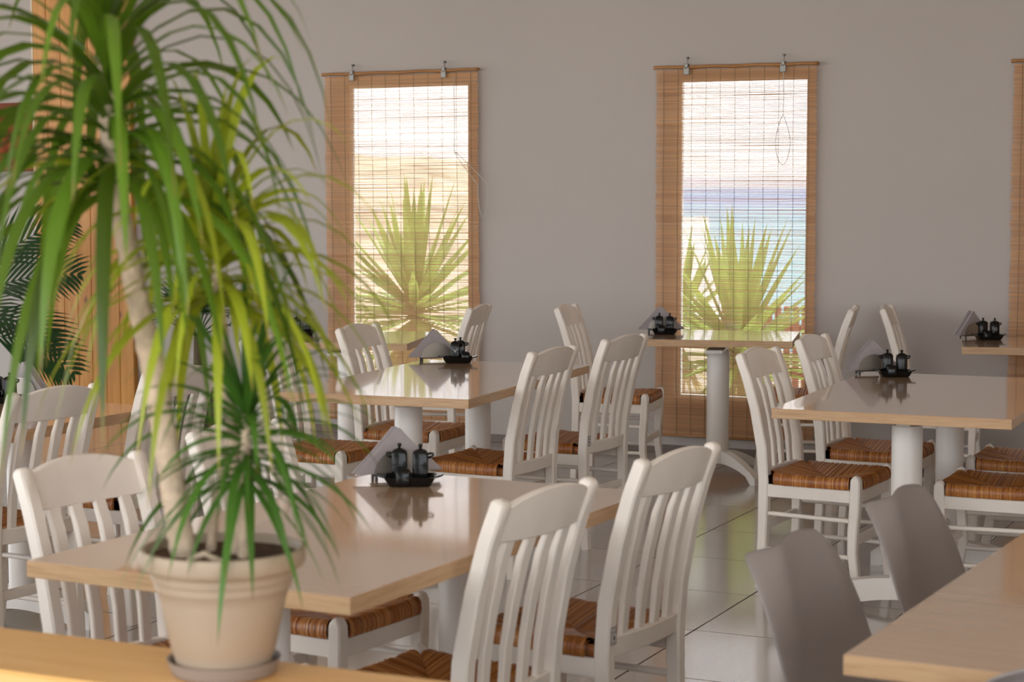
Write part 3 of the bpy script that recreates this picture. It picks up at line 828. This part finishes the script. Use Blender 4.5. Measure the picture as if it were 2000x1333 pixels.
# lumpy soil
vs, fs = [(0, 0, .188)], []
NR, NA = 7, 30
for i in range(1, NR+1):
    for k in range(NA):
        r0 = .1195*i/NR; an = 2*PI*k/NA
        vs.append((r0*math.cos(an), r0*math.sin(an), .186 + rnd.uniform(-.003, .004)*(i < NR)))
for k in range(NA): fs.append((0, 1+k, 1+(k+1) % NA))
for i in range(NR-1):
    for k in range(NA): fs.append((1+i*NA+k, 1+(i+1)*NA+k, 1+(i+1)*NA+(k+1) % NA, 1+i*NA+(k+1) % NA))
MB().add(vs, fs).obj('soil', soil_m, plant, True)
def pu(u, v, z):    # plant-local point: u to the right, v away, z height above the floor
    return U_*u + V_*v + Vector((0, 0, z-.80))
stems = [
    ([pu(-.060, .0, .975), pu(-.078, 0, 1.10), pu(-.100, -.005, 1.26), pu(-.128, -.01, 1.40), pu(-.150, -.015, 1.53), pu(-.165, -.02, 1.66), pu(-.172, -.02, 1.80)], [.021, .0195, .019, .0175, .0165, .0145, .009]),
    ([pu(.020, .02, .975), pu(.022, .03, 1.08), pu(.012, .03, 1.20), pu(.0, .02, 1.33), pu(-.010, .003, 1.48)], [.014, .0125, .011, .010, .006]),
    ([pu(.035, -.02, .975), pu(.038, -.025, 1.06), pu(.040, -.025, 1.13), pu(.042, -.025, 1.23)], [.010, .009, .008, .005]),
    ([pu(-.025, .03, .975), pu(-.015, .035, 1.07), pu(.01, .03, 1.16)], [.008, .0075, .006]),
    ([pu(.02, -.05, .978), pu(-.02, -.06, 1.0), pu(-.045, -.065, .99)], [.005, .005, .004]),
]
for k, (p, r0) in enumerate(stems):
    # knobbly ring-scarred bark
    P2, R2 = [], []
    for i in range(len(p)-1):
        nn = max(2, int((p[i+1]-p[i]).length/.009))
        for j in range(nn):
            q = j/nn; P2.append(p[i].lerp(p[i+1], q)); R2.append((r0[i]*(1-q)+r0[i+1]*q)*(1.0+.05*math.sin(len(P2)*2.2)+rnd.uniform(-.03, .03)))
    P2.append(p[-1]); R2.append(r0[-1])
    MB().tube(P2, R2, 12).obj('trunk' if k == 0 else 'stem', bark_m, plant, True)
def leaf(origin, az, el, length, width, droop, mat, parent, name='leaf', nseg=9, fold=.25, twist=0., taper=.8, stiff=1.0):
    """strap leaf: starts along (az, el) and bends under its weight"""
    m = MB(); vs = []; al = []
    p = Vector(origin); d = Vector((math.cos(az)*math.cos(el), math.sin(az)*math.cos(el), math.sin(el)))
    side = Vector((-math.sin(az), math.cos(az), 0))
    if twist: side = Matrix.Rotation(twist, 3, d) @ side
    st = length/nseg
    for i in range(nseg+1):
        q = i/nseg
        wq = width*(.55+.45*min(1, q*5))*(1 if q < .45 else max(.03, 1-((q-.45)/.55)**1.5))*.5
        up = side.cross(d); up.normalize()
        vs += [p - side*wq + up*wq*fold, p - up*wq*fold*.3, p + side*wq + up*wq*fold]
        al += [q, q, q]
        p = p + d*st
        d = (d + Vector((0, 0, -droop*st*(.35+q*1.3)*stiff*(0.35+math.hypot(d.x, d.y))))).normalized()
        side = (side - d*side.dot(d)).normalized()
    fs = []
    for i in range(nseg):
        fs += [(i*3, i*3+1, i*3+4, i*3+3), (i*3+1, i*3+2, i*3+5, i*3+4)]
    m.add(vs, fs); m.a['along'] = al
    return m.obj(name, mat, parent, True)
ld = random.Random(21)
def crown(base, top, n, lenr, wid, drp, mat, elr, bias=None):
    for i in range(n):
        q = i/(n-1)
        o = Vector(base).lerp(Vector(top), q)
        az = i*2.39996 + ld.uniform(-.25, .25)
        el = R(elr[0] + (elr[1]-elr[0])*q**1.3 + ld.uniform(-12, 12))
        leaf(o, az, el, ld.uniform(*lenr)*(1-.12*q), wid*ld.uniform(.75, 1.12), drp*ld.uniform(.75, 1.3), mat, plant, twist=ld.uniform(-.5, .5))
crown(pu(-.154, -.02, 1.555), pu(-.172, -.02, 1.805), 104, (.42, .62), .0215, 7.0, dl_m, (0, 70))
crown(pu(-.006, .01, 1.39), pu(-.012, .0, 1.50), 84, (.28, .44), .0175, 8.5, yl_m, (-5, 75))
crown(pu(.040, -.025, 1.11), pu(.042, -.025, 1.235), 96, (.17, .32), .0125, 7.0, sl_m, (-25, 72))

# a few old leaves hanging straight down around the trunk top
for k in range(16):
    az = R(-65 + ld.uniform(-75, 75))
    leaf(pu(-.152 + ld.uniform(-.01, .01), -.02, ld.uniform(1.53, 1.68)), az, R(ld.uniform(10, 45)), ld.uniform(.34, .52), .021*ld.uniform(.8, 1.1), 12.0, yl_m if k % 7 == 3 else dl_m, plant, twist=ld.uniform(-.5, .5))

# ------------------------------------------------------------------ palms by the window wall
def frond(parent, base, az, el, length, droop, leaflet, mat, pairs=18, lw=.022, roll=0.0):
    m = MB(); p = Vector(base); d = Vector((math.cos(az)*math.cos(el), math.sin(az)*math.cos(el), math.sin(el)))
    pts = [p.copy()]; N = pairs*2; st = length/N
    for i in range(N):
        p = p + d*st; pts.append(p.copy()); d = (d + Vector((0, 0, -droop*st*(.3+i/N)))).normalized()
    m.tube(pts[::2], [.006*(1-.8*i/(len(pts[::2])-1)) for i in range(len(pts[::2]))], 5)
    for i in range(6, N+1, 1):
        q = i/N; tg = (pts[min(i+1, N)]-pts[i-1]).normalized()
        side = Matrix.Rotation(roll, 3, tg) @ tg.cross(Vector((0, 0, 1))).normalized()
        ll = leaflet*(math.sin(PI*min(1, .18+.80*q))**.6)*ld.uniform(.9, 1.1)
        for s in (-1, 1):
            dd = (tg*.8 + side*s*.62 + Vector((0, 0, .06))).normalized()
            vs = []; pp = pts[i].copy(); wv = tg.cross(dd).cross(dd).normalized()
            for k in range(4):
                wq = lw*.5*(.6, 1., .75, .05)[k]
                vs += [pp-wv*wq, pp+wv*wq]
                pp = pp + dd*ll/3; dd = (dd + Vector((0, 0, -.12-.10*k))).normalized()
            m.add(vs, [(0, 1, 3, 2), (2, 3, 5, 4), (4, 5, 7, 6)])
    return m.obj('frond', mat, parent, True)
kp = thing('kentia_palm', 'dark green palm with drooping feathery fronds at the left edge by the pine boards', 'plant', (-8.36, 9.45, 0))
MB().lathe([(.12, 0), (.14, .02), (.165, .27), (.18, .28), (.18, .31), (.16, .31), (.155, .27)], 28).obj('planter', terracotta_m, kp, True, 40)
MB().lathe([(.158, .268), (.10, .272), (.01, .275)], 20).obj('soil', soil_m, kp)
for k, (az, el, ln, dr, h0) in enumerate([(18, 26, .86, .9, .80), (2, 8, .92, 1.5, .74), (45, 45, .9, 1.1, .85), (-25, 20, .85, 1.5, .75), (30, -5, .8, 1.3, .66), (100, 40, .9, 1.2, .8), (165, 35, .9, 1.4, .8), (-70, 35, .85, 1.4, .8), (-120, 30, .85, 1.5, .78), (-165, 20, .85, 1.5, .75)]):
    q0 = Vector((.09*math.cos(R(az)), .09*math.sin(R(az)), h0))
    MB().tube([(.02*math.cos(R(az)), .02*math.sin(R(az)), .27), (.04*math.cos(R(az)), .04*math.sin(R(az)), h0*.7), q0], .009, 6).obj('stalk', darkbark_m, kp, True)
    frond(kp, q0, R(az), R(el), ln, dr, .36, pl_m, 9, .027, R(55 if k % 2 == 0 else 30))
fpm = thing('fan_palm', 'dark spiky fan palm behind the dracaena against the wall', 'plant', (-6.86, 10.08, 0))
MB().lathe([(.11, 0), (.13, .02), (.15, .25), (.165, .26), (.165, .29), (.15, .29), (.145, .25)], 28).obj('planter', terracotta_m, fpm, True, 40)
MB().lathe([(.148, .248), (.08, .252), (.01, .255)], 20).obj('soil', soil_m, fpm)
MB().tube([(0, 0, .25), (.01, 0, .45), (0, .01, .62)], [.035, .03, .024], 8).obj('trunk', darkbark_m, fpm, True)
for k in range(13):
    az = k*2.4; el = R(18 + 55*((k*7) % 13)/13)
    d = Vector((math.cos(az)*math.cos(el), math.sin(az)*math.cos(el), math.sin(el)))
    b0 = Vector((0, 0, .62)); tip = b0 + d*.24
    m = MB(); m.tube([b0, b0+d*.12, tip], .005, 5)
    side = Vector((-math.sin(az), math.cos(az), 0)); up = side.cross(d)
    for j in range(13):
        a = R(-75 + 150*j/12)
        dd = (d*math.cos(a) + side*math.sin(a) + up*ld.uniform(-.08, .12)).normalized()
        ll = .23*(.8+.2*math.cos(a))*ld.uniform(.9, 1.1); wv = dd.cross(up).normalized()
        p1 = tip+dd*ll*.5; p2 = tip+dd*ll+Vector((0, 0, -.03))
        m.add([tip, p1-wv*.011, p1+wv*.011, p2], [(0, 1, 2), (1, 3, 2)])
    m.obj('frond', pl_m, fpm)

# ------------------------------------------------------------------ outdoors
def yucca(label, loc, n, ln, seed, trunk_h, lean=0, extra=14):
    rd = random.Random(seed)
    t_ = thing('yucca', label, 'plant', loc)
    MB().tube([(0, 0, 0), (.02, 0, trunk_h*.5), (0, 0, trunk_h+.12)], [.07, .06, .03], 10).obj('trunk', bark_m, t_, True)
    def lf(az, el, length, width, mat, droop, z):
        global ld
        leaf((.02*math.cos(az), .02*math.sin(az), z), az, el, length, width, droop, mat, t_, nseg=6, fold=.35)
    for i in range(n):
        q = i/(n-1)
        lf(i*2.39996+rd.uniform(-.2, .2), R(-14 + 98*q**1.25 + rd.uniform(-8, 8)), ln*rd.uniform(.82, 1.08), .072*rd.uniform(.85, 1.1), yu_m, .35, trunk_h + .16*q)
    for i in range(extra):
        lf(i*2.4+rd.random(), R(rd.uniform(-75, -35)), ln*rd.uniform(.6, .85), .055, dry_m, .5, trunk_h-.04+rd.uniform(-.15, .05))
    return t_
GZ = -.12
yucca('large spiky yucca outside the left window', (-6.48, 12.25, GZ), 84, .88, 3, .72, extra=34)
yucca('large spiky yucca outside the middle window', (-4.07, 12.25, GZ), 84, .84, 8, .50, extra=24)
yucca('smaller yucca outside the middle window, behind at left', (-5.05, 13.75, GZ), 50, .66, 5, .55)
yucca('low yucca outside the left window, lower right behind the large one', (-6.0, 13.5, GZ), 50, .6, 6, .18)
yucca('low yucca outside the left window, lower left', (-7.75, 13.3, GZ), 46, .55, 9, .22)

def hgt(x, y):
    if y < 16: return GZ
    q = -x/max(y, 1)
    s = max(0, min(1, (q-.37)/.10)); s = s*s*(3-2*s)
    t1 = min(1, (y-16)/100.0)
    up = 2.9*t1**.75 * (1 + .28*max(0, min(1.5, (q-.48)/.1)))
    dn = -9.5*min(1, (y-16)/90.0)
    bump = .35*math.sin(x*.31+y*.17)*math.sin(y*.23-x*.11)*min(1, (y-16)/20)
    return GZ + dn*(1-s) + (up+bump)*s
gx = [-190 + 5*i for i in range(0, 60)]; gy = [YB+.02, 12, 13.5, 16] + [18+2.5*i for i in range(24)] + [80+5*i for i in range(17)]
vs = [(x, y, hgt(x, y)) for y in gy for x in gx]
nx = len(gx)
fs = [(j*nx+i, j*nx+i+1, (j+1)*nx+i+1, (j+1)*nx+i) for j in range(len(gy)-1) for i in range(nx-1)]
struct(MB().add(vs, fs).obj('ground_hillside', hill_m, None, True))
struct(MB().box((0, -52, -.16), (240, 125.6, .1)).obj('ground_terrace', terrace_m))
struct(MB().add([(-6000, 60, -8), (3000, 60, -8), (3000, 7500, -8), (-6000, 7500, -8)], [(0, 1, 2, 3)]).obj('ground_sea', sea_m))
# far coast across the water
vs, fs = [], []
for k in range(121):
    x = -3600 + 50*k; y = 3600
    h = 10 + 16*abs(math.sin(k*.13)) + 8*abs(math.sin(k*.41+1)) + (22 if x > -1190 else 0)*min(1, max(0, (x+1190)/150))
    vs += [(x, y, -8.2), (x, y+60, -8+.35*h), (x, y+400, -8+h*1.1), (x, y+600, -8.2)]
for k in range(120):
    for c4 in range(3): fs.append((k*4+c4, k*4+4+c4, k*4+5+c4, k*4+1+c4))
coast = MB().add(vs, fs).obj('ground_coast', coast_m, None, True); struct(coast)
# white house beyond the yuccas
hs = thing('white_house', 'plain white house outside the middle window beyond the yucca', 'building', (-25.45, 62, 0))
MB().box((0, 0, -2.3), (5.9, 5, 5.4)).obj('wall_block', house_m, hs)
MB().box((3.25, .6, -3.3), (.6, 3.5, 5.0)).obj('annex', house_m, hs)
MB().box((.6, -2.51, -.55), (1.0, .06, 1.1)).obj('window', blackmetal_m, hs)
# low picket fence
fe = thing('picket_fence', 'low reddish board fence outside the middle window, lower right', 'fence', (-4.2, 14.5, 0))
pk = MB().cbox((0, 0, .27), (.052, .018, .70), .004).mesh('picket', fence_m)
for k in range(20): mobj('picket', pk, fe, (-.72 + .072*k, 0, 0))
for z in (.1, .45): MB().cbox((-.03, .018, z), (1.46, .02, .05), .003).obj('rail', fence_m, fe)
